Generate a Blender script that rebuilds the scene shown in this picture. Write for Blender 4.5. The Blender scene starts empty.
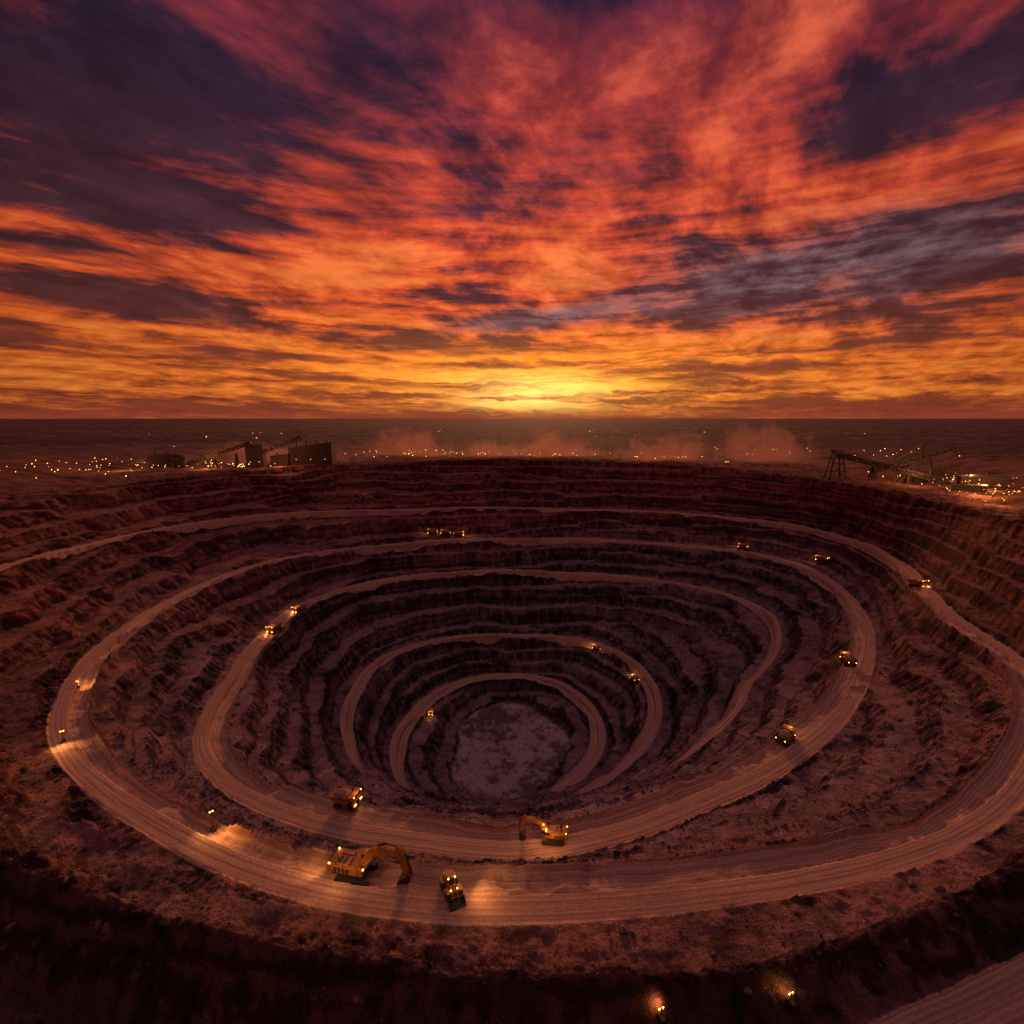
import bpy, bmesh, math, random
import numpy as np
from mathutils import Vector, Matrix
random.seed(4); np.random.seed(4)
CH=57.0; PIT=math.radians(10.4)
cx,cy=-2.0,300.0      # pit centre
# spiral haul road: (unwrapped bearing deg, radius m), depth below survey datum
_tr=[(-6.7,277.6),(6.3,280.2),(16.7,287.0),(33.9,285.8),(61.5,229.2),(103.2,224.1),(133.3,276.2),(149.7,303.7),(161.7,289.9),(174.6,261.6),(184.3,237.9),(195.7,226.5),(206.7,235.9),(224.5,224.8),(231.7,221.9),(239.7,217.4),(247.4,212.3),(257.5,205.8),(266.5,204.5),(273.9,204.2),(281.2,203.8),(287.8,202.3),(296.6,200.6),(307.6,202.7),(316.3,206.1),(325.7,205.8),(334.8,205.7),(346.5,203.4),(366.3,204.5),(385.4,208.7),(416.8,182.1),(453.1,178.2),(485.6,211.6),(504.8,253.2),(516.2,260.2),(528.8,236.8),(543.5,209.2),(558.8,185.9),(573.2,171.9),(587.3,163.0),(604.6,157.2),(621.5,160.0),(629.5,161.6),(638.8,159.0),(655.9,161.9),(667.7,165.1),(678.6,165.0),(688.8,159.1),(701.1,150.3),(718.5,152.1),(739.3,161.1),(763.3,160.2),(788.8,146.4),
(827.8,146.8),(854.1,174.8),(870.3,196.7),(884.1,198.0),(914.2,137.3),(941.6,121.8),(970.7,117.4),(987.4,114.7),(1004.8,111.9),(1020.1,110.4),(1048.7,99.5),(1081.9,97.1),(1109.5,105.3),(1131.7,101.4),(1175.2,93.5),(1207.0,107.4),(1229.6,105.6),(1260.7,93.2),(1276.4,87.4),(1300.5,79.7),(1321.8,77.7),(1345.3,73.9),(1373.2,75.3),(1392.7,80.7),(1415.6,71.5),(1452.6,64.8),(1489.8,68.6),(1530.3,70.4),(1560.2,72.0),(1589.0,64.3),(1618.3,58.0),(1654.8,51.5),(1676.1,52.3)]
_d=[80,83,85,88,91,93,95,96,96.5,97,97.5,98,99,101,101.5,102,102,103,103,103.5,104,104.5,105,105.5,106,106.5,107,108,110,111.5,113.5,115,116.5,117.5,118.5,119.5,121,122.5,124,125.5,127.5,129.5,130,130.5,131.5,132.5,133,133.5,134,134.5,135,135.5,136,137,138,139,140,145,150,155,158,162,165,170,172,174,175,176,177,178,180,182,185,188,190,192,193,195,196.5,197.5,198.5,200,201.5,203,205,207]
ROAD=np.array([(a,b,c) for (a,b),c in zip(_tr,_d)])
RIM=[(171.4,361.2,60),(159.6,368.2,58),(145.9,374.3,57),(129.7,378,56),(112.2,364.1,55),(89.7,351.9,55),(61.8,351.4,55),(44.1,355,55),(24.6,325,56),(7.1,300,57),(354.2,284,57),(340,272,64),(320,248,86),(300.9,233,96),(291.3,227,98),(284.4,226.8,99),(274.7,223.2,100),(265.0,221.1,100),(257.1,221.4,99),(247.7,224.4,98),(238.9,230,95),(225,258,86),(210,295,76),(190,345,64)]
RIM=np.array(sorted(RIM))
rng=np.random.RandomState(7)
TAB=rng.rand(256,256)
def vn(x,y):
    xi=np.floor(x).astype(np.int64); yi=np.floor(y).astype(np.int64)
    fx=x-xi; fy=y-yi
    fx=fx*fx*fx*(fx*(fx*6-15)+10); fy=fy*fy*fy*(fy*(fy*6-15)+10)
    a=TAB[xi&255,yi&255]; b=TAB[(xi+1)&255,yi&255]; c=TAB[xi&255,(yi+1)&255]; d=TAB[(xi+1)&255,(yi+1)&255]
    return (a+(b-a)*fx)*(1-fy)+(c+(d-c)*fx)*fy
def fbm(x,y,o=4,ridge=False):
    s=0;amp=.5;tot=0
    for i in range(o):
        n=vn(x,y)*2-1
        if ridge: n=1-2*np.abs(n)
        s=s+n*amp; tot+=amp; amp*=.5
        x,y=(x*1.62-y*1.21)+17.3,(x*1.21+y*1.62)-9.1
    return s/tot
def sst(a,b,x):
    t=np.clip((x-a)/(b-a),0,1); return t*t*(3-2*t)
TT=ROAD[:,0]
def smooth_interp(t,col):
    ks=np.linspace(-7,7,9); w=np.exp(-(ks/4.5)**2); w/=w.sum()
    return sum(wi*np.interp(t+k,TT,ROAD[:,col]) for k,wi in zip(ks,w))
def road_r(t): return smooth_interp(t,1)
def road_z(t): return CH-smooth_interp(t,2)
def road_w(t): return np.interp(t,[0,60,120,170,205,240,270,300,330,370,450,520,560,600,640,700,740,810,900,940,960,1020,1050,1080,1300,1330,1385,1420,1500,1620],
                                   [10,11,11,10,10,12,14,13,10,11,12,12,13,17,15,11,11,12,7,6,2.5,2.5,6,9,9,2.5,2.5,10,10,10])
TMIN,TMAX=-18,1660
per=lambda a,c:np.interp(a%360,np.r_[RIM[-1,0]-360,RIM[:,0],RIM[0,0]+360],np.r_[RIM[-1,c],RIM[:,c],RIM[0,c]])
def rimr(a): return sum(per(a+k,1) for k in(-6,-3,0,3,6))/5
def rimz(a): return CH-sum(per(a+k,2) for k in(-6,-3,0,3,6))/5
def floor_r(a):
    ar=math.radians(a+8); c,s=math.cos(ar),math.sin(ar)
    return 1/math.sqrt((c/36)**2+(s/50)**2)*(1+.06*math.sin(3*ar+1)+.04*math.sin(5*ar))
ZF=CH-210.0
def nodes(a):
    t0=(180-a)%360
    ts=[t0+360*k for k in range(-1,6)]
    real=[t for t in ts if TMIN-30<t<TMAX+40]
    real.sort(reverse=True)
    L=[[floor_r(a),ZF,0,None]]
    tmp=[]
    for t in real:
        wgt=float(sst(TMIN-30,TMIN,t)*(1-sst(TMAX,TMAX+40,t)))
        tmp.append([float(road_r(t)),float(road_z(t)),float(road_w(t)),t,wgt])
    full=[(L[0][0],L[0][1])]+[(q[0],q[1]) for q in tmp]+[(float(rimr(a)),float(rimz(a)))]
    for i,q in enumerate(tmp):
        if q[4]<1:
            (r0,z0),(r1,z1)=full[i],full[i+2]
            f=np.clip((q[0]-r0)/(r1-r0),0.1,.9); 
            zl=z0+(z1-z0)*f; rl=r0+(r1-r0)*f
            q[0]=rl+(q[0]-rl)*q[4]; q[1]=zl+(q[1]-zl)*q[4]; q[2]*=q[4]
        L.append(q[:4])
    L.append([float(rimr(a)),float(rimz(a)),3.0,None])
    for i in range(1,len(L)):
        lo=L[i-1][0]+L[i-1][2]/2+L[i][2]/2+2
        if L[i][0]<lo: L[i][0]=lo
        if L[i][1]<L[i-1][1]+.5: L[i][1]=L[i-1][1]+.5
    return L
aa=np.linspace(0,360,3601)
dens=1+1.4*np.exp(-(((aa-268)/42)**2))
cum=np.r_[0,np.cumsum((dens[1:]+dens[:-1])/2)]; cum/=cum[-1]
NA=2000
ANG=np.interp(np.arange(NA)/NA,cum,aa)
NF,NB,NO=34,640,110
NR=NF+NB+NO
RR=np.zeros((NA,NR)); ZL=np.zeros((NA,NR)); ZLO=np.zeros((NA,NR)); ZHI=np.zeros((NA,NR)); MASK=np.zeros((NA,NR)); LU=np.zeros((NA,NR)); STR=np.zeros((NA,NR)); INN=np.zeros((NA,NR))
for i,a in enumerate(ANG):
    L=nodes(a)
    rf=L[0][0]; rr=L[-1][0]+1.5
    far=rr+np.r_[np.linspace(.6,32,55),np.geomspace(35,70000,NO-55)]
    r=np.r_[np.linspace(.4,rf,NF,endpoint=False),np.linspace(rf,rr,NB),far]
    wn=float(sst(222,240,a)*(1-sst(312,328,a)))
    kr=float(sst(276,288,a))
    zr=L[-1][1]
    P=[(0,ZF),(rf,ZF)]
    for q in L[1:]:
        w=q[2]/2
        P.append((q[0]-w,q[1])); P.append((q[0]+w,q[1]))
    d1=(15-9.3*kr)*wn; dd_=12-4.8*kr
    P+= [(rr+dd_,zr-d1),(rr+dd_+12,zr-d1-.6*wn),(rr+60,(zr-d1-5)*wn+zr*(1-wn)*.8),(rr+160,(zr-15)*wn),(rr+900,(zr-20)*wn*.6),(rr+2500,0),(90000,0)]
    P=np.array(P)
    ZL[i]=np.interp(r,P[:,0],P[:,1]); RR[i]=r
    lo=np.full(NR,-1e3); hi=np.full(NR,1e3); st=np.zeros(NR)
    for j in range(len(L)-1):
        m=(r>=L[j][0])&(r<L[j+1][0]); lo[m]=L[j][1]; hi[m]=L[j+1][1]; st[m]=1
    ZLO[i],ZHI[i]=lo,hi; STR[i]=st
    for q in L[1:-1]:
        if q[3] is None or q[2]<1: continue
        u=(r-q[0])/(q[2]/2); m=np.abs(u)<1.7
        LU[i][m]=u[m]*q[2]/2
        MASK[i]=np.maximum(MASK[i],(1-sst(-.8,.9,(np.abs(r-q[0])-q[2]/2)))*min(1,max(0,(q[2]-2.5)/3)))
        INN[i]+=1.4*np.exp(-((r-(q[0]-q[2]/2-.2))/.9)**2)*min(1,q[2]/8)
    if wn>0:
        m=(1-sst(-1.2,1.2,np.abs(r-(rr+dd_+5.5))-4.5))*kr*wn
        MASK[i]=np.maximum(MASK[i],m); mm=m>0; LU[i][mm]=(r-(rr+dd_+5.5))[mm]
AR=np.radians(ANG)[:,None]
X=cx+RR*np.cos(AR); Y=cy+RR*np.sin(AR)
rough=(1-MASK)
n1=fbm(X*.012+3,Y*.012+8,4)
n2=fbm(X*.05+31,Y*.05-4,4)
n3=fbm(X*.19,Y*.19,4)
n4=fbm(X*.55+5,Y*.55,3,True)
nr=fbm(X*.085-7,Y*.085+3,4,True)
def stair(H,tw,k):
    wob=(n1*7+n2*2.6+n3*.7)
    zq=ZL+wob*STR+k
    s=zq/H; f=s-np.floor(s)
    g=np.where(f<tw,.05*f/tw,.05+.95*((f-tw)/(1-tw)))
    return (np.floor(s)+g)*H-wob*.75-k, np.clip(g*5-.1,0,1)*np.clip((1-g)*8,0,1)
za,fa_=stair(7.8,.52,0); zb,fb_=stair(12.5,.56,2.0)
bm_=sst(-.10,.08,fbm(X*.007+40,Y*.007-3,3))
zst=np.clip(za*(1-bm_)+zb*bm_,ZLO,ZHI); face=fa_*(1-bm_)+fb_*bm_
Z=np.where(STR>0,zst,ZL)
Z+=rough*STR*(n3*.9+n4*.45*(0.3+face)+n2*.8)
gul=fbm((AR*57.3)*2.1+n2*.8,RR*.03,3,True)
Z+=rough*STR*face*(gul*1.2+nr*1.4)
Z+=rough*INN+ (1-rough)*INN*.8
Z+=MASK*(fbm(X*.12,Y*.12,3)*.18)
FR=np.array([floor_r(a) for a in ANG])[:,None]
fl=(RR<0.98*FR)
flm=1-sst(.95,1.05,RR/FR+n3*.1)
Z+=fl*(fbm(X*.045,Y*.045,4)*3.2+n3*2.2+np.abs(fbm(X*.03+9,Y*.03,2))*3+n4*.8)
dist=np.hypot(X,Y)
out=(STR==0)&(~fl)
Z+=out*rough*(n3*1.4+n4*.6+n2*2.2+n1*1.5)
Z+=out*sst(420,900,dist)*(fbm(X*.006,Y*.006,4)*6)
Z+=out*sst(2500,9000,dist)*(np.abs(fbm(X*.0005+4,Y*.0005,4))*60)*(1-sst(20000,60000,dist))
verts=np.stack([X,Y,Z],-1).reshape(-1,3).astype(np.float32)
ii,jj=np.meshgrid(np.arange(NA),np.arange(NR-1),indexing='ij')
i2=(ii+1)%NA
quads=np.stack([ii*NR+jj,ii*NR+jj+1,i2*NR+jj+1,i2*NR+jj],-1).reshape(-1,4).astype(np.int32)
me=bpy.data.meshes.new("open_pit_terrain")
me.vertices.add(len(verts)); me.vertices.foreach_set("co",verts.ravel())
me.loops.add(quads.size); me.loops.foreach_set("vertex_index",quads.ravel())
me.polygons.add(len(quads)); me.polygons.foreach_set("loop_start",np.arange(0,quads.size,4,dtype=np.int32))
try: me.polygons.foreach_set("loop_total",np.full(len(quads),4,dtype=np.int32))
except Exception: pass
me.polygons.foreach_set("use_smooth",np.ones(len(quads),dtype=bool))
me.update(calc_edges=True)
nrm=np.zeros(len(verts)*3,dtype=np.float32); me.vertex_normals.foreach_get("vector",nrm); NZ=np.abs(nrm.reshape(NA,NR,3)[...,2])
# rock colour from geology: depth, strata, slope, rubble
def lerp(a,b,t): return np.asarray(a)*(1-t[...,None])+np.asarray(b)*t[...,None]
n5=fbm(X*.4+70,Y*.4+2,3); n6=vn(X*1.3,Y*1.3)*2-1
depth=sst(-85,-22,Z+n1*22+n2*8)
strat=fbm(Z*.55+n2*1.2,X*.012+Y*.012,3)
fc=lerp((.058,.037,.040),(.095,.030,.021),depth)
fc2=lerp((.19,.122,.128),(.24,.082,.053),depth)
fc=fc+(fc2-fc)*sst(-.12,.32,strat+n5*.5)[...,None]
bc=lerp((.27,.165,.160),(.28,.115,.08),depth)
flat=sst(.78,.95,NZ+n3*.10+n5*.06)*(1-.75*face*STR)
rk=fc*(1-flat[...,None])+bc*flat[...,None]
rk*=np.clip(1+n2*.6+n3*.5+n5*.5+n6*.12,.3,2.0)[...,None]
rk=rk+(np.array([.30,.20,.19])-rk)*(sst(.25,.5,n5+n2*.5)*sst(.0,.3,n1+.1)*.2*(1-depth*.7))[...,None]
# outward face below the near crest: shade away from sunset painted into the colour
crest_shade=(out*sst(215,240,ANG)[:,None]*(1-sst(318,335,ANG)[:,None])*(1-sst(60,110,RR-np.array([rimr(a) for a in ANG])[:,None])))
rk*=(1-.5*crest_shade)[...,None]
fcx=lerp((.24,.155,.145),(.66,.49,.46),sst(-.35,.35,fbm(X*.10+5,Y*.10,4)+n5*.7+n3*.3))
rk=rk*(1-flm[...,None])+fcx*flm[...,None]
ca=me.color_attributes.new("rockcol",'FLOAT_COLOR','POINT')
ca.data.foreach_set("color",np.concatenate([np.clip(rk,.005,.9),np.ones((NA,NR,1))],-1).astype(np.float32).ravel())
for nm,A in (("road",MASK),("lat",LU),("wear",n1*2)):
    at=me.attributes.new(nm,'FLOAT','POINT'); at.data.foreach_set("value",A.astype(np.float32).ravel())
terrain=bpy.data.objects.new("open_pit_terrain",me); bpy.context.collection.objects.link(terrain)
def gidx(x,y):
    a=math.degrees(math.atan2(y-cy,x-cx))%360; r=math.hypot(x-cx,y-cy)
    return int(np.searchsorted(ANG,a))%NA,r
def ground(x,y):
    i,r=gidx(x,y); return float(np.interp(r,RR[i],Z[i]))

class NT:
    def __init__(s,nt): s.nt=nt; nt.nodes.clear()
    def n(s,t,**k):
        nd=s.nt.nodes.new(t)
        for a,b in k.items(): setattr(nd,a,b)
        return nd
    def l(s,a,b): s.nt.links.new(a,b)
    def put(s,sock,v):
        if isinstance(v,(int,float)): sock.default_value=v
        elif isinstance(v,(tuple,list)): sock.default_value=v
        else: s.l(v,sock)
    def m(s,op,a,b=0.0,c=0.0,clamp=False):
        nd=s.n('ShaderNodeMath',operation=op); nd.use_clamp=clamp
        s.put(nd.inputs[0],a); s.put(nd.inputs[1],b)
        if op in('MULTIPLY_ADD','SMOOTH_MIN','COMPARE'): s.put(nd.inputs[2],c)
        return nd.outputs[0]
    def vec(s,x,y,z):
        nd=s.n('ShaderNodeCombineXYZ'); s.put(nd.inputs[0],x); s.put(nd.inputs[1],y); s.put(nd.inputs[2],z); return nd.outputs[0]
    def vmul(s,v,t):
        nd=s.n('ShaderNodeVectorMath',operation='MULTIPLY'); s.l(v,nd.inputs[0]); nd.inputs[1].default_value=t; return nd.outputs[0]
    def noise(s,v,sc,det=5,ro=.55,dist=0.0):
        nd=s.n('ShaderNodeTexNoise'); s.l(v,nd.inputs['Vector']); nd.inputs['Scale'].default_value=sc; nd.inputs['Detail'].default_value=det; nd.inputs['Roughness'].default_value=ro; nd.inputs['Distortion'].default_value=dist; return nd.outputs['Fac']
    def mr(s,v,a,b,c=0.0,d=1.0,smooth=True):
        nd=s.n('ShaderNodeMapRange'); nd.interpolation_type='SMOOTHSTEP' if smooth else 'LINEAR'
        s.put(nd.inputs['Value'],v)
        for k,q in zip(('From Min','From Max','To Min','To Max'),(a,b,c,d)): s.put(nd.inputs[k],q)
        return nd.outputs['Result']
    def mix(s,f,a,b,mode='MIX'):
        nd=s.n('ShaderNodeMix'); nd.data_type='RGBA'; nd.blend_type=mode
        s.put(nd.inputs[0],f)
        for q,v in((6,a),(7,b)):
            if isinstance(v,tuple): nd.inputs[q].default_value=(*v[:3],1)
            else: s.l(v,nd.inputs[q])
        return nd.outputs[2]
    def ramp(s,f,st):
        nd=s.n('ShaderNodeValToRGB'); e=nd.color_ramp.elements
        while len(e)<len(st): e.new(.5)
        for q,(p,c) in zip(e,st): q.position=p; q.color=(*c,1)
        s.put(nd.inputs[0],f); return nd.outputs[0]
def newmat(name):
    m=bpy.data.materials.new(name); m.use_nodes=True; t=NT(m.node_tree)
    o=t.n('ShaderNodeOutputMaterial'); b=t.n('ShaderNodeBsdfPrincipled'); t.l(b.outputs[0],o.inputs[0])
    return m,t,b,o
m,t,b,o=newmat("mine_rock_and_haul_road")
tc=t.n('ShaderNodeTexCoord').outputs['Object']
att=lambda n:t.n('ShaderNodeAttribute',attribute_name=n)
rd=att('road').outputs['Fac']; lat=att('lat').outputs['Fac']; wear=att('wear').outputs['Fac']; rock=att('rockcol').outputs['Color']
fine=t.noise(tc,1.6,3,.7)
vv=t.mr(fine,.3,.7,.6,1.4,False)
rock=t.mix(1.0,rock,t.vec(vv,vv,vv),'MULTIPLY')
track=t.noise(t.vec(t.m('MULTIPLY',lat,1.3),wear,0.0),1.0,2,.6)
roadc=t.mix(t.mr(track,.35,.65),(.38,.20,.14),(.62,.385,.28))
rv=t.mr(fine,.3,.7,.78,1.2,False)
roadc=t.mix(1.0,roadc,t.vec(rv,rv,rv),'MULTIPLY')
rmask=t.mr(t.m('ADD',rd,t.m('MULTIPLY_ADD',fine,.7,-.35)),.3,.7)
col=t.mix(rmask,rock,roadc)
ln=t.n('ShaderNodeVectorMath',operation='LENGTH'); t.l(tc,ln.inputs[0]); dfar=t.mr(ln.outputs['Value'],700.0,1500.0)
pl=t.noise(t.vmul(tc,(.0011,.0035,1)),1.0,3,.65)
plain=t.ramp(pl,[(.3,(.03,.018,.024)),(.5,(.075,.042,.044)),(.62,(.19,.095,.085)),(.75,(.06,.035,.04))])
col=t.mix(dfar,col,plain)
t.l(col,b.inputs['Base Color']); b.inputs['Roughness'].default_value=.92
b.inputs['Specular IOR Level'].default_value=.15
bu=t.n('ShaderNodeBump'); t.l(fine,bu.inputs['Height']); bu.inputs['Distance'].default_value=1.4
t.l(t.m('MULTIPLY_ADD',rmask,-.7,.85),bu.inputs['Strength']); t.l(bu.outputs[0],b.inputs['Normal'])
me.materials.append(m)

def paint(name,c,rough=.5,metal=0,dirt=.5,dc=(.16,.09,.07)):
    m,t,b,o=newmat(name); tc=t.n('ShaderNodeTexCoord').outputs['Object']
    n=t.noise(tc,.9,4,.65); f=t.mr(n,.42,.68,0,dirt)
    t.l(t.mix(f,c,dc),b.inputs['Base Color']); b.inputs['Roughness'].default_value=rough; b.inputs['Metallic'].default_value=metal
    return m
def emit(name,c,s):
    m,t,b,o=newmat(name); b.inputs['Base Color'].default_value=(*c,1); b.inputs['Emission Color'].default_value=(*c,1); b.inputs['Emission Strength'].default_value=s; return m
YEL=paint("yellow_machine_paint",(.58,.22,.03),.5,dirt=.8)
STEEL=paint("dark_steel",(.05,.045,.045),.6,.3)
RUB=paint("tyre_rubber",(.025,.022,.022),.85)
GLASS=paint("cab_glass",(.02,.025,.03),.1,dirt=.15)
ORE=paint("ore_load",(.36,.22,.2),.95,dirt=.7)
ROCK=paint("loose_rock",(.20,.10,.08),.95,dirt=.8,dc=(.09,.045,.04))
WALL=paint("corrugated_cladding",(.075,.05,.052),.85,dirt=.4)
LAMP=emit("lit_lamp",(1,.46,.07),12)
BULB=emit("yard_light_bulb",(1,.46,.09),9)
WIN=emit("lit_window",(1,.5,.13),1.5)

class MB:
    def __init__(s): s.bm=bmesh.new()
    def box(s,c,d,rot=None,bev=.0):
        M=Matrix.Translation(c)@(rot.to_4x4() if rot else Matrix())@Matrix.Diagonal((*d,1))
        g=bmesh.ops.create_cube(s.bm,size=1,matrix=M)
        if bev>0:
            es=list({e for v in g['verts'] for e in v.link_edges})
            bmesh.ops.bevel(s.bm,geom=es,offset=bev,segments=2,affect='EDGES',profile=.5)
        return s
    def cyl(s,a,b_,r,seg=12,r2=None):
        a=Vector(a);b_=Vector(b_); d=b_-a; q=d.to_track_quat('Z','Y').to_matrix().to_4x4()
        bmesh.ops.create_cone(s.bm,cap_ends=True,segments=seg,radius1=r,radius2=r if r2 is None else r2,depth=d.length,matrix=Matrix.Translation((a+b_)/2)@q); return s
    def beam(s,a,b_,w,h=None):
        a=Vector(a);b_=Vector(b_);d=b_-a
        q=d.to_track_quat('X','Z').to_matrix()
        return s.box((a+b_)/2,(d.length,w,h or w),q)
    def prism(s,pts,y0,y1,bev=0):
        v0=[s.bm.verts.new((x,y0,z)) for x,z in pts]; v1=[s.bm.verts.new((x,y1,z)) for x,z in pts]
        n=len(pts); s.bm.faces.new(v0); s.bm.faces.new(v1[::-1])
        fs=[s.bm.faces.new((v0[i],v1[i],v1[(i+1)%n],v0[(i+1)%n])) for i in range(n)]
        if bev: 
            es=list({e for v in v0+v1 for e in v.link_edges}); bmesh.ops.bevel(s.bm,geom=es,offset=bev,segments=2,affect='EDGES')
        return s
    def sph(s,c,r,seg=8):
        bmesh.ops.create_uvsphere(s.bm,u_segments=seg,v_segments=max(4,seg//2),radius=r,matrix=Matrix.Translation(c)); return s
    def mesh(s,name,mat):
        bmesh.ops.recalc_face_normals(s.bm,faces=s.bm.faces[:]); me=bpy.data.meshes.new(name); s.bm.to_mesh(me); s.bm.free(); me.materials.append(mat); return me
def assemble(name,parts,loc,rz=0,scale=1,tilt=0):
    e=bpy.data.objects.new(name,None); e.empty_display_size=.5; bpy.context.collection.objects.link(e)
    e.location=loc; e.rotation_euler=(0,tilt,rz); e.scale=(scale,)*3
    for pn,me in parts:
        ob=bpy.data.objects.new(pn,me); bpy.context.collection.objects.link(ob); ob.parent=e
    return e
def lamp(parent,kind,loc,energy,col=(1,.46,.13),tgt=None,size=1.2,rad=.3,name="headlight_beam"):
    L=bpy.data.lights.new(name,kind); L.energy=energy; L.color=col; L.shadow_soft_size=rad
    if kind=='SPOT': L.spot_size=size; L.spot_blend=1.0
    ob=bpy.data.objects.new(name,L); bpy.context.collection.objects.link(ob); ob.parent=parent; ob.location=loc
    if tgt is not None: ob.rotation_euler=(Vector(tgt)-Vector(loc)).to_track_quat('-Z','Y').to_euler()
    return ob
# loose rocks: one mesh
ico=bmesh.new(); bmesh.ops.create_icosphere(ico,subdivisions=1,radius=1); iv=np.array([v.co[:] for v in ico.verts]); ifc=np.array([[v.index for v in f.verts] for f in ico.faces]); ico.free()
RV=[];RF=[];k=0
rs=np.random.RandomState(3)
for _ in range(10000):
    a=rs.uniform(195,345); r=rs.uniform(110,262) if rs.rand()<.8 else rs.uniform(196,232)
    x=cx+r*math.cos(math.radians(a)); y=cy+r*math.sin(math.radians(a))
    i,rr_=gidx(x,y); j=int(np.searchsorted(RR[i],rr_)); 
    if j>=NR or MASK[i,max(0,j-3):j+4].max()>.1: continue
    s_=.14*rs.pareto(2.2)+.16; s_=min(s_,1.3)
    v=iv*(1+rs.uniform(-.28,.28,(len(iv),1)))*np.array([1,rs.uniform(.6,1),rs.uniform(.45,.85)])*s_
    th=rs.uniform(0,6.28); c_,d_=math.cos(th),math.sin(th)
    v=np.stack([v[:,0]*c_-v[:,1]*d_,v[:,0]*d_+v[:,1]*c_,v[:,2]],-1)+[x,y,float(Z[i,j])+s_*.15]
    RV.append(v); RF.append(ifc+k); k+=len(iv)
rm=bpy.data.meshes.new("loose_rocks"); RV=np.concatenate(RV); RF=np.concatenate(RF)
rm.from_pydata(RV.tolist(),[],RF.tolist()); rm.materials.append(ROCK)
ob=bpy.data.objects.new("loose_rocks",rm); bpy.context.collection.objects.link(ob)

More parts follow.
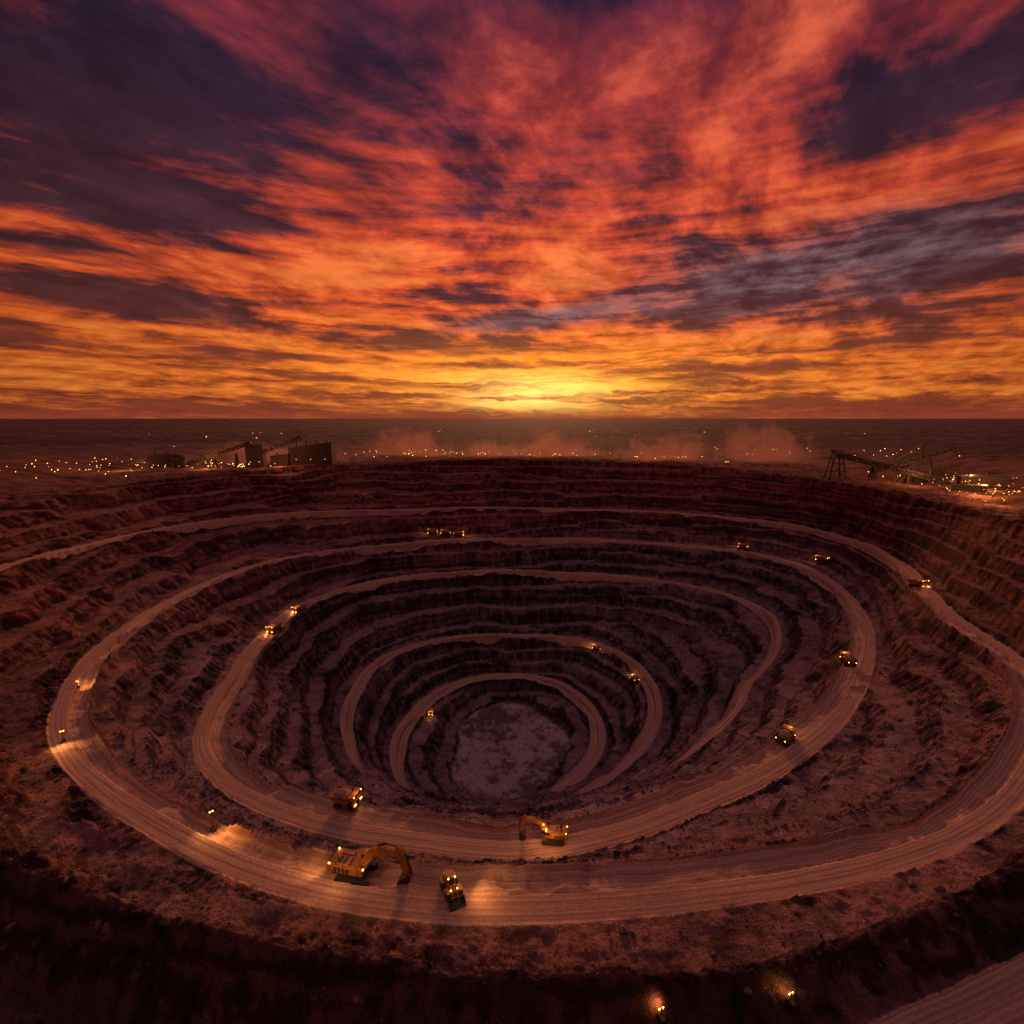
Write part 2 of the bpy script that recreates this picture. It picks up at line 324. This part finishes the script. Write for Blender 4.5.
def excavator_parts():
    P=[]
    b=MB()
    for sgn in(-1,1):
        y=sgn*2.5
        b.prism([(-3.9,.35),(-3.3,0),(3.3,0),(3.9,.35),(4.1,.9),(3.7,1.4),(3.1,1.6),(-3.1,1.6),(-3.7,1.4),(-4.1,.9)],y-.6,y+.6,.06)
        for i in range(17):
            x=-3.4+i*.425; b.box((x,y,1.62),(.26,1.3,.1)); b.box((x,y,.03),(.26,1.3,.12))
        for i in range(6): b.cyl((-2.8+i*1.12,y-.68,.55),(-2.8+i*1.12,y+.68,.55),.33,12)
    b.box((0,0,1.2),(3.4,4.2,.9),bev=.1); b.cyl((0,0,1.5),(0,0,2.1),1.6,24)
    P.append(("tracks",b.mesh("tracks",STEEL)))
    b=MB()
    b.box((-1.6,0,3.2),(6.6,4.6,2.0),bev=.18)
    b.box((-4.9,0,3.05),(1.5,4.5,2.2),bev=.45)
    b.box((-2.4,-.9,4.4),(3.6,2.2,.55),bev=.12); b.box((-2.2,1.4,4.35),(3.0,1.2,.4),bev=.08)
    b.box((1.8,-1.6,2.9),(1.4,1.3,1.4),bev=.1)
    P.append(("house",b.mesh("house",YEL)))
    b=MB()
    for x in(-3.9,-2.9,-1.9,-.9): b.box((x,2.32,3.2),(.7,.06,1.2)); b.box((x,-2.32,3.2),(.7,.06,1.2))
    for x in (-2.9,-1.9): b.box((x,-.9,4.69),(.7,1.6,.06))
    b.box((-1.6,0,2.3),(6.7,4.65,.25)); b.box((-5.67,0,3.0),(.05,3.2,.5))
    b.cyl((-3.4,-1.4,4.6),(-3.4,-1.4,5.6),.2); b.cyl((-2.9,-1.4,4.6),(-2.9,-1.4,5.4),.2)
    for y in(-2.25,2.25):
        b.beam((-5.2,y,5.1),(1,y,5.1),.07)
        for x in(-5.2,-3.6,-2,-.4,1): b.beam((x,y,4.1),(x,y,5.1),.07)
    b.beam((-5.2,-2.25,5.1),(-5.2,2.25,5.1),.07)
    P.append(("grilles_and_rails",b.mesh("grilles",STEEL)))
    b=MB(); b.prism([(.7,2.7),(3.0,2.7),(3.1,3.8),(2.6,5.1),(.7,5.1)],.9,2.4,.08); b.box((1.7,1.65,5.2),(2.2,1.7,.12)); P.append(("cab",b.mesh("cab",YEL)))
    b=MB(); b.prism([(1.0,3.6),(2.96,3.6),(2.98,3.8),(2.58,4.9),(1.0,4.9)],.87,2.43); b.prism([(2.9,3.4),(3.14,3.4),(3.16,3.8),(2.7,4.95),(2.55,4.95)],1.05,2.25); P.append(("cab_windows",b.mesh("cabw",GLASS)))
    b=MB(); b.prism([(1.0,2.6),(2.0,2.5),(4.2,5.6),(6.6,7.3),(10.6,7.6),(10.9,8.3),(10.3,8.9),(6.2,9.0),(3.2,7.5),(1.0,3.9)],-.65,.65,.08)
    b.prism([(9.6,9.0),(10.3,9.8),(11.4,9.2),(12.0,7.6),(13.1,2.8),(12.6,2.5),(11.8,2.7),(10.2,7.4)],-.5,.5,.06)
    P.append(("boom_and_stick",b.mesh("boom",YEL)))
    b=MB()
    b.prism([(12.9,3.0),(12.3,3.3),(10.9,2.7),(10.2,1.5),(10.4,.2),(11.4,-.35),(12.6,-.1),(12.2,.5),(11.3,.4),(10.9,1.3),(11.5,2.2),(12.5,2.2)],-1.35,1.35,.05)
    for s_ in(-1.3,1.25): b.prism([(12.6,-.1),(12.8,2.6),(11,2.6),(10.3,1.5),(10.5,.2),(11.4,-.3)],s_,s_+.08)
    for i in range(5):
        y=-1.1+i*.55; b.box((12.85,y,-.1),(.6,.16,.14))
    b.cyl((2.2,-.95,2.8),(5.2,-.95,6.6),.26); b.cyl((2.2,.95,2.8),(5.2,.95,6.6),.26)
    b.cyl((5.4,0,9.0),(7.6,0,9.9),.26); b.cyl((7.6,0,9.9),(10.0,0,9.6),.15); b.cyl((11.9,0,8.2),(13.2,0,4.2),.2); b.cyl((13.2,0,4.2),(12.9,0,3.1),.12)
    P.append(("bucket_and_cylinders",b.mesh("bucket",STEEL)))
    b=MB()
    for p in((2.4,1.2,5.4),(2.4,2.1,5.4),(3.5,.85,6.9),(2.5,-1.6,3.7),(-5.0,1.8,4.5),(-5.4,-2,4.2)): b.sph(p,.2)
    P.append(("work_lights",b.mesh("wl",LAMP)))
    return P
EXC=excavator_parts()
def truck_parts():
    P=[]
    b=MB()
    for x,ys in((3.0,(-2.2,2.2)),(-1.9,(-2.35,-1.35,1.35,2.35))):
        for y in ys: b.cyl((x,y-.42,1.25),(x,y+.42,1.25),1.25,20)
    P.append(("tyres",b.mesh("tyres",RUB)))
    b=MB()
    b.box((.4,0,1.6),(8.2,1.5,.8),bev=.06); b.cyl((-1.9,-2,1.25),(-1.9,2,1.25),.4)
    for x,y in((3,-2.65),(3,2.65),(-1.9,-2.8),(-1.9,2.8)): b.cyl((x,y-.03,1.25),(x,y+.03,1.25),.6,14)
    b.box((4.6,0,1.9),(.25,2.4,1.7)); 
    for i in range(6): b.beam((4.75,1.9,.6+i*.42),(4.75,2.6,.6+i*.42),.07)
    b.beam((4.75,1.9,.5),(4.75,1.9,3.9),.07); b.beam((4.75,2.6,.5),(4.75,2.6,3.9),.07)
    for y in(-2.7,2.7): b.beam((2.5,y,4.0),(4.7,y,4.0),.06); b.beam((4.7,y,3.1),(4.7,y,4.0),.06)
    b.beam((4.7,-2.7,4.0),(4.7,-.2,4.0),.06)
    b.cyl((.9,-1,1.8),(.2,-1,3.2),.2); b.cyl((.9,1,1.8),(.2,1,3.2),.2)
    P.append(("chassis",b.mesh("chassis",STEEL)))
    b=MB()
    b.box((3.9,0,2.95),(1.9,5.4,.22)); b.box((3.7,0,2.2),(1.6,2.2,1.3),bev=.1); b.box((4.5,0,1.1),(.5,5.0,.4),bev=.06)
    b.box((3.75,1.5,3.85),(1.5,1.7,1.6),bev=.1); b.box((3.7,-1.4,3.3),(1.1,1.6,.6),bev=.06)
    for y in(-2.2,2.2): b.prism([(1.6,2.3),(2.1,2.9),(4.2,2.9),(4.6,2.3),(4.6,2.6),(4.3,3.06),(2.0,3.06),(1.4,2.5)],y-.5,y+.5)
    P.append(("cab_and_deck",b.mesh("cab",YEL)))
    b=MB(); b.box((4.52,1.5,4.05),(.05,1.4,.8)); b.box((3.85,2.37,4.05),(1.0,.05,.75)); b.box((3.85,.63,4.05),(1.0,.05,.75)); P.append(("cab_windows",b.mesh("cw",GLASS)))
    b=MB()
    side=[(2.3,2.9),(2.7,4.6),(-4.3,4.6),(-4.7,3.9),(-1.8,2.3),(1.2,2.2)]
    for y in(-2.7,2.55): b.prism(side,y,y+.15)
    b.prism([(2.3,2.9),(2.5,2.9),(2.95,4.75),(2.7,4.75)],-2.7,2.7)
    b.prism([(1.2,2.2),(2.4,2.9),(2.2,3.05),(1.2,2.4),(-1.8,2.5),(-4.8,4.1),(-4.7,3.85),(-1.8,2.3)],-2.55,2.55)
    b.prism([(2.6,4.62),(4.9,4.95),(4.9,5.1),(2.6,4.8)],-2.75,2.75)
    for i in range(6):
        x=-3.2+i*1.1; b.box((x,-2.78,3.7),(.2,.18,1.7)); b.box((x,2.78,3.7),(.2,.18,1.7))
    b.box((-.8,-2.72,4.62),(7.1,.26,.2)); b.box((-.8,2.72,4.62),(7.1,.26,.2))
    P.append(("dump_body",b.mesh("bed",YEL)))
    b=MB(); g=bmesh.ops.create_icosphere(b.bm,subdivisions=4,radius=1,matrix=Matrix.Translation((-.8,0,4.1))@Matrix.Diagonal((3.3,2.5,1.25,1)))
    for v in b.bm.verts:
        k=math.sin(v.co.x*3.1+v.co.y*2)*math.cos(v.co.y*4.3-v.co.x)*.12; v.co.z+=k+random.uniform(-.06,.06)
    P.append(("ore_load",b.mesh("ore",ORE)))
    b=MB()
    for y in(-2.1,-1.5,1.5,2.1): b.sph((4.78,y,1.75),.22)
    for y in(-2.2,2.2): b.sph((4.85,y,4.85),.2)
    b.sph((-4.3,1.9,3.4),.2); b.sph((-4.3,-1.9,3.4),.2)
    P.append(("headlights",b.mesh("hl",LAMP)))
    return P
TRK=truck_parts()
def loader_parts():
    P=[]; b=MB()
    for x in(-1.9,1.9):
        for y in(-1.5,1.5): b.cyl((x,y-.45,1.05),(x,y+.45,1.05),1.05,20)
    P.append(("tyres",b.mesh("ty",RUB)))
    b=MB(); b.box((-2.2,0,2.1),(3.0,2.1,1.5),bev=.2); b.box((1.4,0,1.6),(2.2,1.5,1.2),bev=.1)
    for y in(-1.5,1.5): b.box((-1.9,y,2.2),(2.2,.9,.12)); b.box((1.9,y,2.2),(2.0,.9,.12))
    b.box((-.2,0,4.35),(1.9,1.9,.16),bev=.04)
    for x in(-1,.6):
        for y in(-.8,.8): b.beam((x,y,2.4),(x,y,4.3),.14)
    for y in(-.7,.55): b.prism([(.8,2.5),(1.1,2.9),(2.6,2.3),(4.0,1.0),(3.7,.7),(2.4,1.8)],y,y+.18)
    P.append(("body_and_lift_arms",b.mesh("bd",YEL)))
    b=MB(); b.box((-.2,0,3.4),(1.5,1.5,1.7)); P.append(("cab_windows",b.mesh("cw2",GLASS)))
    b=MB(); b.prism([(3.7,1.6),(3.5,1.0),(3.6,.35),(4.0,.1),(5.3,.1),(5.3,.25),(4.1,.3),(3.8,.5),(3.75,1.0),(4.1,1.75)],-1.9,1.9)
    for y in(-1.9,1.82): b.prism([(3.6,1.5),(4.1,1.7),(5.2,.25),(4,.1),(3.6,.4)],y,y+.08)
    b.cyl((1,-.3,2.0),(3.4,-.3,1.3),.13); b.cyl((1,.3,2.0),(3.4,.3,1.3),.13); b.cyl((-2.6,.5,2.8),(-2.6,.5,3.6),.1); b.box((-3.8,0,1.6),(.2,1.8,1.0))
    P.append(("bucket",b.mesh("bk",STEEL)))
    b=MB()
    for y in(-.8,.8): b.sph((.95,y,4.25),.17); b.sph((2.4,y,2.5),.15); b.sph((-3.75,y,2.4),.12)
    P.append(("headlights",b.mesh("hl2",LAMP)))
    return P
LDR=loader_parts()
def place(name,parts,xy,heading,scale=1.0,dz=0):
    x,y=xy; h=math.radians(heading)
    z0=ground(x,y); L=3.0
    zf=ground(x+L*math.cos(h),y+L*math.sin(h)); zb=ground(x-L*math.cos(h),y-L*math.sin(h))
    tilt=-math.atan2(zf-zb,2*L); tilt=max(-.12,min(.12,tilt))
    return assemble(name,parts,(x,y,(z0+zf+zb)/3+.05+dz),h,scale,tilt)
e=place("excavator",EXC,(-36.5,103.0),-12,1.05)
lamp(e,'SPOT',(2.6,1.6,5.4),700,tgt=(14,1,0),size=1.4)
lamp(e,'POINT',(-2,-6,6.5),600,rad=.3,name="deck_light"); lamp(e,'SPOT',(-5.4,-2,5),2200,tgt=(-18,-1,0),size=1.9,name="rear_work_light")
e=place("excavator",EXC,(12.8,139),174,.82)
lamp(e,'SPOT',(2.6,1.6,5.4),1200,tgt=(12,1,0),size=1.6); lamp(e,'POINT',(1,6,6.5),800,name="deck_light")
e=place("wheel_loader",LDR,(-13.5,97.0),-65,.95); lamp(e,'SPOT',(2.0,2,4.3),2000,tgt=(8,13,0),size=1.9); lamp(e,'POINT',(5.5,5,4),400,name="deck_light")
tr=[((-57.3,156.0),-14,1.0,900),((108.6,184.0),38,.9,900),((170.1,241.1),82,.9,1200),((250.1,398.1),130,.95,2000),((242.7,293.4),-75,1.0,2500),((-152.4,349.4),-120,1.0,3500),((-153.5,312.3),-105,1.0,3500),((-54.9,320.9),-100,.65,1200),((67.4,380.2),150,.7,1400),((86.4,333.0),100,.8,1800),((-76,482.0),180,1.0,1200),((-64,483.0),180,1.0,1200),((-52,484.0),0,1.0,1200),((209.8,451.3),140,.85,1200)]
for xy,hd,sc,en in tr:
    e=place("haul_truck",TRK,xy,hd,sc)
    lamp(e,'SPOT',(5.2,0,2.2),en,tgt=(18,0,0),size=1.2)
    lamp(e,'POINT',(5.2,0,6),en*.2,name="cab_roof_light")
def tower(xy,h=3,en=3000,aim=0,reach=7):
    x,y=xy; b=MB(); b.cyl((0,0,0),(0,0,h),.08,8); b.box((-.2,0,.5),(1.6,1.0,.7),bev=.08); b.beam((0,-.5,h),(0,.5,h),.08); b.cyl((-.2,-.65,.3),(-.2,-.52,.3),.3);b.cyl((-.2,.52,.3),(-.2,.65,.3),.3)
    c=MB()
    for yy in(-.35,.35): c.box((.08,yy,h-.05),(.12,.3,.26))
    e=assemble("lighting_tower",[("mast_and_trailer",b.mesh("mast",STEEL)),("floodlights",c.mesh("fl",LAMP))],(x,y,ground(x,y)),aim)
    lamp(e,'SPOT',(.6,0,h),en,tgt=(reach,0,0),size=2.6,name="floodlight_beam")
    return e
tower((-80,119.5),6,5000,-.75,14); tower((-149,153.6),4,3500,-.9,12); tower((-177.8,193.3),3,2000,1.4,7)
tower((26.2,72.5),2.2,700,1.9,4); tower((50,74.5),2.2,600,1.9,4)
def truss(b,a,c,w=3,h=3,n=10,th=.35):
    a=Vector(a);c=Vector(c);d=(c-a); side=Vector((-d.y,d.x,0)).normalized()*w/2; up=Vector((0,0,h))
    for s_ in(-1,1):
        for u in(Vector(),up): b.beam(a+side*s_+u,c+side*s_+u,th)
        for i in range(n):
            p=a+d*(i/n); q=a+d*((i+1)/n)
            b.beam(p+side*s_+(up if i%2 else Vector()),q+side*s_+(Vector() if i%2 else up),th*.7)
            b.beam(p+side*s_,p+side*s_+up,th*.7)
    b.box((a+c)/2+up*.5,(d.length,w*.7,.9),d.to_track_quat('X','Z').to_matrix())
def trestle(b,p,h,w=4,th=.4):
    x,y,z=p
    for s_ in(-1,1): 
        b.beam((x-w*.35,y+s_*w*.7,z-2),(x,y+s_*w*.3,z+h),th); b.beam((x+w*.35,y+s_*w*.7,z-2),(x,y+s_*w*.3,z+h),th)
    for k in(.3,.6): b.beam((x,y-w*.6,z+h*k),(x,y+w*.6,z+h*k),th*.7)
def building(name,c,d,rz,gable=True,lit=4,slope=0):
    x,y=c; z=min(ground(x,y),ground(x+d[0]/3,y),ground(x-d[0]/3,y))-1
    b=MB(); L,W,Hh=d
    if gable: b.prism([(-L/2,0),(L/2,0),(L/2,Hh),(L/2-.01,Hh),(-L/2,Hh-slope)],-W/2,W/2)
    else: b.box((0,0,Hh/2),(L,W,Hh))
    n=int(L/2)
    for i in range(n): b.box((-L/2+(i+.5)*L/n,-W/2-.08,Hh/2-slope/2),(.25,.16,Hh-slope-.4))
    roof=MB(); 
    if gable: roof.prism([(-L/2-.6,Hh-slope+.05),(L/2+.6,Hh+.05),(L/2+.6,Hh+.5),(-L/2-.6,Hh-slope+.5)],-W/2-.6,W/2+.6)
    else: roof.box((0,0,Hh+.25),(L+1,W+1,.5))
    for i in range(max(1,int(L/12))): roof.cyl((-L/2+6+i*12,0,Hh-slope),(-L/2+6+i*12,0,Hh+1.6),.7,10)
    door=MB(); door.box((L*.2,-W/2-.2,2.5),(5,.2,5)); door.box((-L*.25,-W/2-.2,1.4),(1.6,.2,2.8))
    win=MB()
    for i in range(lit): win.box((-L/2+(i+.5)*L/lit,-W/2-.22,Hh*.3),(1.0,.12,.7))
    return assemble(name,[("walls",b.mesh("walls",WALL)),("roof",roof.mesh("roof",STEEL)),("doors",door.mesh("doors",STEEL)),("windows",win.mesh("win",WIN))],(x,y,z),rz)
building("processing_plant_building",(-243,628),(50,24,29),.1,True,3,7)
building("transfer_station",(-277,616),(20,16,15),.15,True,2,2)
building("screening_tower",(-303,608),(19,14,28),.2,False,2)
building("crusher_building",(-402,590),(26,14,18),.1,True,2,2)
building("control_room",(-380,588),(12,10,11),.2,False,1)
b=MB()
g0=ground(-365,590)
truss(b,(-372,588,g0+3),(-306,604,g0+26),3.5,3.5,14,.9); trestle(b,(-345,595,g0),10,4,.9); trestle(b,(-322,600,g0),16,4,.9)
truss(b,(-296,606,g0+14),(-252,620,g0+32),5,4,8,.9)
truss(b,(-395,590,g0+13),(-376,588,g0+11),3,2.5,4,.6)
truss(b,(-440,585,g0+2),(-408,589,g0+11),3,2.5,7,.6)
assemble("conveyor",[("truss",b.mesh("truss",STEEL))],(0,0,0))
b=MB(); g1=ground(302,476)
truss(b,(300,474,g1+21),(362,420,g1+2),4,3.6,14,1.0); trestle(b,(322,455,g1),14,5,.9); trestle(b,(340,439,g1),8,5,.9)
for s_ in(-1,1):
    for q in(-1,1): b.beam((300+s_*8,474+q*5,g1-1),(300+s_*3,474+q*2,g1+25),1.1)
for k in(.3,.6,.98):
    w=8-5*k; b.beam((300-w,471,g1+25*k),(300+w,471,g1+25*k),.7); b.beam((300-w,477,g1+25*k),(300+w,477,g1+25*k),.7)
b.beam((292,470,g1),(304.5,472,g1+15),.6); b.beam((308,470,g1),(295.5,472,g1+15),.6)
b.box((300,474,g1+26),(9,6,3),bev=.2)
assemble("conveyor",[("truss_and_tower",b.mesh("trussr",STEEL))],(0,0,0))
b=MB(); g2=ground(345,436)
truss(b,(322,455,g2+8),(372,430,g2+30),4,4,13,1.0)
for s_ in(-1,1): b.beam((336,446+s_*4,g2-1),(352,441,g2+21),1.1); b.beam((367,436+s_*4,g2-1),(357,438,g2+23),1.1)
b.beam((352,440,g2+36),(372,430,g2+33),.6); b.beam((352,440,g2+36),(330,450,g2+14),.6); b.beam((352,440,g2+19),(352,440,g2+36),.8)
b.box((352,440,g2+4),(10,7,6),bev=.3); b.box((372,430,g2+30),(5,4,5),bev=.3)
assemble("stacker",[("boom_and_frame",b.mesh("stk",STEEL))],(0,0,0))
building("workshop_building",(392,425),(30,14,11),-.5,True,3,2)
building("storage_shed",(356,396),(20,10,6),-.6,True,2,1)
building("control_room",(376,452),(10,8,12),-.4,False,1)
b=MB(); c=MB()
def yard(x,y,h,r): 
    z=ground(x,y); b.cyl((x,y,z-.5),(x,y,z+h),.15,5); c.sph((x,y,z+h+r*.5),r,6)
def cluster(n,mx,sx,my,sy,h,r,minr=390):
    k=0
    while k<n:
        x=random.gauss(mx,sx); y=random.gauss(my,sy)
        if math.hypot(x-cx,y-cy)>minr: yard(x,y,random.uniform(*h),random.uniform(*r)*random.uniform(.6,1))
        k+=1
cluster(60,-350,65,600,22,(1,5),(.2,.5))
cluster(60,-480,60,560,55,(1,5),(.2,.5))
cluster(26,-150,60,740,40,(2,6),(.25,.55))
cluster(44,20,80,745,30,(2,5),(.25,.55))
cluster(34,190,40,620,30,(2,5),(.25,.5))
cluster(150,380,32,425,35,(1,6),(.12,.36),372)
cluster(60,330,22,350,22,(1,5),(.12,.28),330)
cluster(24,520,120,800,60,(2,6),(.3,.5))
cluster(10,-700,300,1800,300,(3,6),(.4,.9))
cluster(14,600,400,1900,300,(3,6),(.4,.9))
assemble("yard_lights",[("poles",b.mesh("poles",STEEL)),("bulbs",c.mesh("bulbs",BULB))],(0,0,0))
for (x,y,en) in ((-265,580,14000),(-345,575,14000),(-430,565,14000),(335,425,9000),(372,400,20000),(338,365,16000),(322,335,12000),(395,440,14000)):
    L=bpy.data.lights.new("yard_floodlight",'POINT'); L.energy=en; L.color=(1,.42,.13); L.shadow_soft_size=1.5
    ob=bpy.data.objects.new("yard_floodlight",L); bpy.context.collection.objects.link(ob); ob.location=(x,y,ground(x,y)+10)

dm=bpy.data.materials.new("dust_haze"); dm.use_nodes=True; t=NT(dm.node_tree)
o=t.n('ShaderNodeOutputMaterial'); vs=t.n('ShaderNodeVolumePrincipled'); t.l(vs.outputs[0],o.inputs['Volume'])
tc=t.n('ShaderNodeTexCoord'); gv=tc.outputs['Generated']; ov=tc.outputs['Object']
c3=t.n('ShaderNodeVectorMath',operation='MULTIPLY_ADD'); t.l(gv,c3.inputs[0]); c3.inputs[1].default_value=(2,2,1); c3.inputs[2].default_value=(-1,-1,0)
l3=t.n('ShaderNodeVectorMath',operation='LENGTH'); t.l(c3.outputs[0],l3.inputs[0])
oi=t.n('ShaderNodeObjectInfo'); ofs=t.n('ShaderNodeVectorMath',operation='ADD'); t.l(t.vmul(ov,(1.4,1,1.0)),ofs.inputs[0]); t.l(oi.outputs['Location'],ofs.inputs[1])
nn=t.noise(ofs.outputs[0],1.8,4,.65,.6)
dd=t.m('SUBTRACT',t.m('ADD',t.m('MULTIPLY',t.m('SUBTRACT',1.0,l3.outputs['Value']),1.3),t.m('MULTIPLY',nn,2.6)),1.6,clamp=True)
t.l(t.m('MULTIPLY',dd,.036),vs.inputs['Density']); vs.inputs['Color'].default_value=(.98,.54,.46,1); vs.inputs['Anisotropy'].default_value=.4
for (x,y,lx,ly,h) in ((-150,745,85,40,46),(-30,740,60,35,28),(60,735,85,40,46),(195,640,70,35,42),(320,650,80,40,60),(-330,690,120,50,34)):
    me2=bpy.data.meshes.new("dust_cloud"); bmm=bmesh.new(); bmesh.ops.create_icosphere(bmm,subdivisions=3,radius=1); 
    for v in bmm.verts: v.co.z=max(v.co.z,-.05)
    bmm.to_mesh(me2); bmm.free(); me2.materials.append(dm)
    ob=bpy.data.objects.new("dust_cloud",me2); bpy.context.collection.objects.link(ob); ob.location=(x,y,ground(x,y)+1); ob.scale=(lx,ly,h)

# ---------- world ----------
w=bpy.data.worlds.new("World"); bpy.context.scene.world=w; w.use_nodes=True
t=NT(w.node_tree)
o=t.n('ShaderNodeOutputWorld'); bg=t.n('ShaderNodeBackground'); t.l(bg.outputs[0],o.inputs[0])
d=t.n('ShaderNodeTexCoord').outputs['Generated']
s3=t.n('ShaderNodeSeparateXYZ'); t.l(d,s3.inputs[0]); dx,dy,dz=s3.outputs
az=t.m('MULTIPLY',t.m('ARCTAN2',dx,dy),57.2958)
el=t.m('MULTIPLY',t.m('ARCSINE',dz),57.2958)
zc=t.m('ADD',t.m('MAXIMUM',dz,0.0),.14)
P=t.vec(t.m('DIVIDE',dx,zc),t.m('DIVIDE',dy,zc),0.0)
rot=t.n('ShaderNodeVectorRotate'); rot.rotation_type='Z_AXIS'; t.l(P,rot.inputs['Vector']); rot.inputs['Angle'].default_value=.55; P=rot.outputs[0]
wn=t.n('ShaderNodeTexNoise'); t.l(P,wn.inputs['Vector']); wn.inputs['Scale'].default_value=.9; wn.inputs['Detail'].default_value=2
wv=t.n('ShaderNodeVectorMath',operation='MULTIPLY_ADD'); t.l(wn.outputs['Color'],wv.inputs[0]); wv.inputs[1].default_value=(.5,.5,0); t.l(P,wv.inputs[2]); PW=wv.outputs[0]
NA_=t.noise(t.vmul(PW,(1.5,.95,1)),1.0,6,.58)
NB_=t.noise(t.vmul(PW,(5.2,3.6,1)),1.0,5,.64)
hb=t.noise(t.vec(t.m('MULTIPLY',az,.035),t.m('ADD',t.m('MULTIPLY',el,.62),t.m('MULTIPLY',NA_,1.6)),0.0),1.0,4,.62)
def blob(a0,e0,sa,se,ang,amp):
    c_,s_=math.cos(math.radians(ang)),math.sin(math.radians(ang))
    A=t.m('SUBTRACT',az,a0); E=t.m('SUBTRACT',el,e0)
    u=t.m('ADD',t.m('MULTIPLY',A,c_/sa),t.m('MULTIPLY',E,s_/sa)); v=t.m('ADD',t.m('MULTIPLY',A,-s_/se),t.m('MULTIPLY',E,c_/se))
    q=t.m('ADD',t.m('MULTIPLY',u,u),t.m('MULTIPLY',v,v))
    return t.m('MULTIPLY',t.m('EXPONENT',t.m('MULTIPLY',q,-1.0)),amp)
bl=[(-33,27,14,8,-20,-.26),(-38,17,12,4,0,-.14),(-4,25,18,5,15,.13),(22,29,16,4,5,.10),(-20,12,14,4,20,.12),(30,19,18,2.2,3,.20),(36,24,14,2.5,-10,-.14),(0,38,25,3.5,0,-.14),(32,13,18,2.8,2,-.22),(6,10.5,15,1.4,5,-.16),(-33,10,16,1.6,-3,-.14),(-8,19.5,10,1.4,8,-.14),(3,5,30,3,0,.12),(0,15,14,3,10,.12)]
B=0.0
for q in bl: B=t.m('ADD',B,blob(*q))
lowb=t.m('SUBTRACT',1.0,t.mr(el,8.0,32.0))
mk=t.m('ADD',t.m('ADD',t.m('MULTIPLY',NA_,1.3),t.m('MULTIPLY',NB_,.46)),B)
mk=t.m('ADD',mk,t.m('MULTIPLY',t.m('MULTIPLY_ADD',hb,1.0,-.5),t.m('MULTIPLY',lowb,1.35)))
mask=t.mr(mk,.72,1.02)
hi=t.mr(mk,.92,1.18)
ef=t.m('DIVIDE',el,60.0,clamp=True)
lit=t.ramp(ef,[(0,(.30,.04,.02)),(.025,(.66,.13,.025)),(.08,(.80,.15,.022)),(.18,(.76,.10,.024)),(.32,(.64,.07,.032)),(.46,(.38,.042,.038)),(.60,(.15,.026,.044)),(1,(.10,.04,.07))])
drk=t.ramp(ef,[(0,(.11,.02,.02)),(.05,(.24,.042,.022)),(.12,(.15,.036,.030)),(.25,(.085,.028,.038)),(.45,(.042,.018,.038)),(.6,(.022,.015,.042)),(1,(.05,.04,.08))])
col=t.mix(mask,drk,lit)
col=t.mix(t.m('MULTIPLY',hi,.6),col,t.mix(t.m('DIVIDE',el,30.0,clamp=True),(1.0,.32,.04),(.92,.16,.065)))
gr=t.m('MULTIPLY',blob(31,13.2,17,3.2,2,1.0),t.mr(t.m('ADD',t.m('MULTIPLY',NB_,.4),t.m('MULTIPLY',hb,.6)),.42,.60)); gr2=t.m('MULTIPLY',blob(4,10.5,9,1.0,6,1.0),t.mr(hb,.42,.6))
col=t.mix(t.m('MINIMUM',t.m('MULTIPLY',t.m('ADD',gr,gr2),.8),1.0),col,(.24,.15,.165))
fl_=t.mr(NB_,.3,.7,.72,1.28); col=t.mix(1.0,col,t.vec(fl_,fl_,fl_),'MULTIPLY')
azs=t.m('SUBTRACT',az,3.0)
side=t.m('EXPONENT',t.m('MULTIPLY',t.m('MULTIPLY',azs,azs),-1/(52.0**2)))
sd=t.m('MULTIPLY_ADD',side,.72,.28)
col=t.mix(1.0,col,t.vec(sd,sd,sd),'MULTIPLY')
low=t.m('SUBTRACT',1.0,t.mr(el,4.0,11.0)); 
bar=t.m('MULTIPLY',t.m('SUBTRACT',1.0,t.mr(hb,.38,.54)),low)
glow=blob(4,3.6,19,3.4,0,1.0); core=blob(2.5,2.6,8,1.9,0,1.0)
add=t.mix(t.m('MULTIPLY',glow,t.m('MULTIPLY_ADD',bar,-.65,1.0)),(0,0,0),(.66,.28,.008))
col=t.mix(1.0,col,add,'ADD')
add=t.mix(t.m('MULTIPLY',core,t.m('MULTIPLY_ADD',bar,-.5,1.0)),(0,0,0),(.9,.62,.18))
col=t.mix(1.0,col,add,'ADD')
col=t.mix(t.m('MULTIPLY',bar,.6),col,(.26,.052,.022))
hz=t.m('SUBTRACT',1.0,t.mr(el,.0,1.3)); col=t.mix(t.m('MULTIPLY',hz,.75),col,(.28,.048,.025))
zen=t.mr(el,42.0,65.0); col=t.mix(zen,col,(.27,.15,.175))  # unseen overhead sky brightened as added fill for the dark terrain
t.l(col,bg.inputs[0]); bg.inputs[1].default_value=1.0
S=bpy.data.lights.new("sun",'SUN'); S.energy=1.6; S.color=(1,.38,.17); S.angle=math.radians(10)
so=bpy.data.objects.new("sun",S); bpy.context.collection.objects.link(so)
sd_=Vector((math.sin(math.radians(3)),math.cos(math.radians(3)),math.tan(math.radians(13))))
so.rotation_euler=sd_.to_track_quat('Z','Y').to_euler()
cam=bpy.data.cameras.new("camera"); co=bpy.data.objects.new("camera",cam); bpy.context.collection.objects.link(co)
cam.sensor_width=36; cam.lens=18; cam.clip_end=200000; cam.clip_start=.5
co.location=(0,0,CH); co.rotation_euler=(math.radians(90)-PIT,0,0)
bpy.context.scene.camera=co
sc=bpy.context.scene; sc.view_settings.view_transform='Standard'; sc.view_settings.look='None'; sc.view_settings.exposure=0
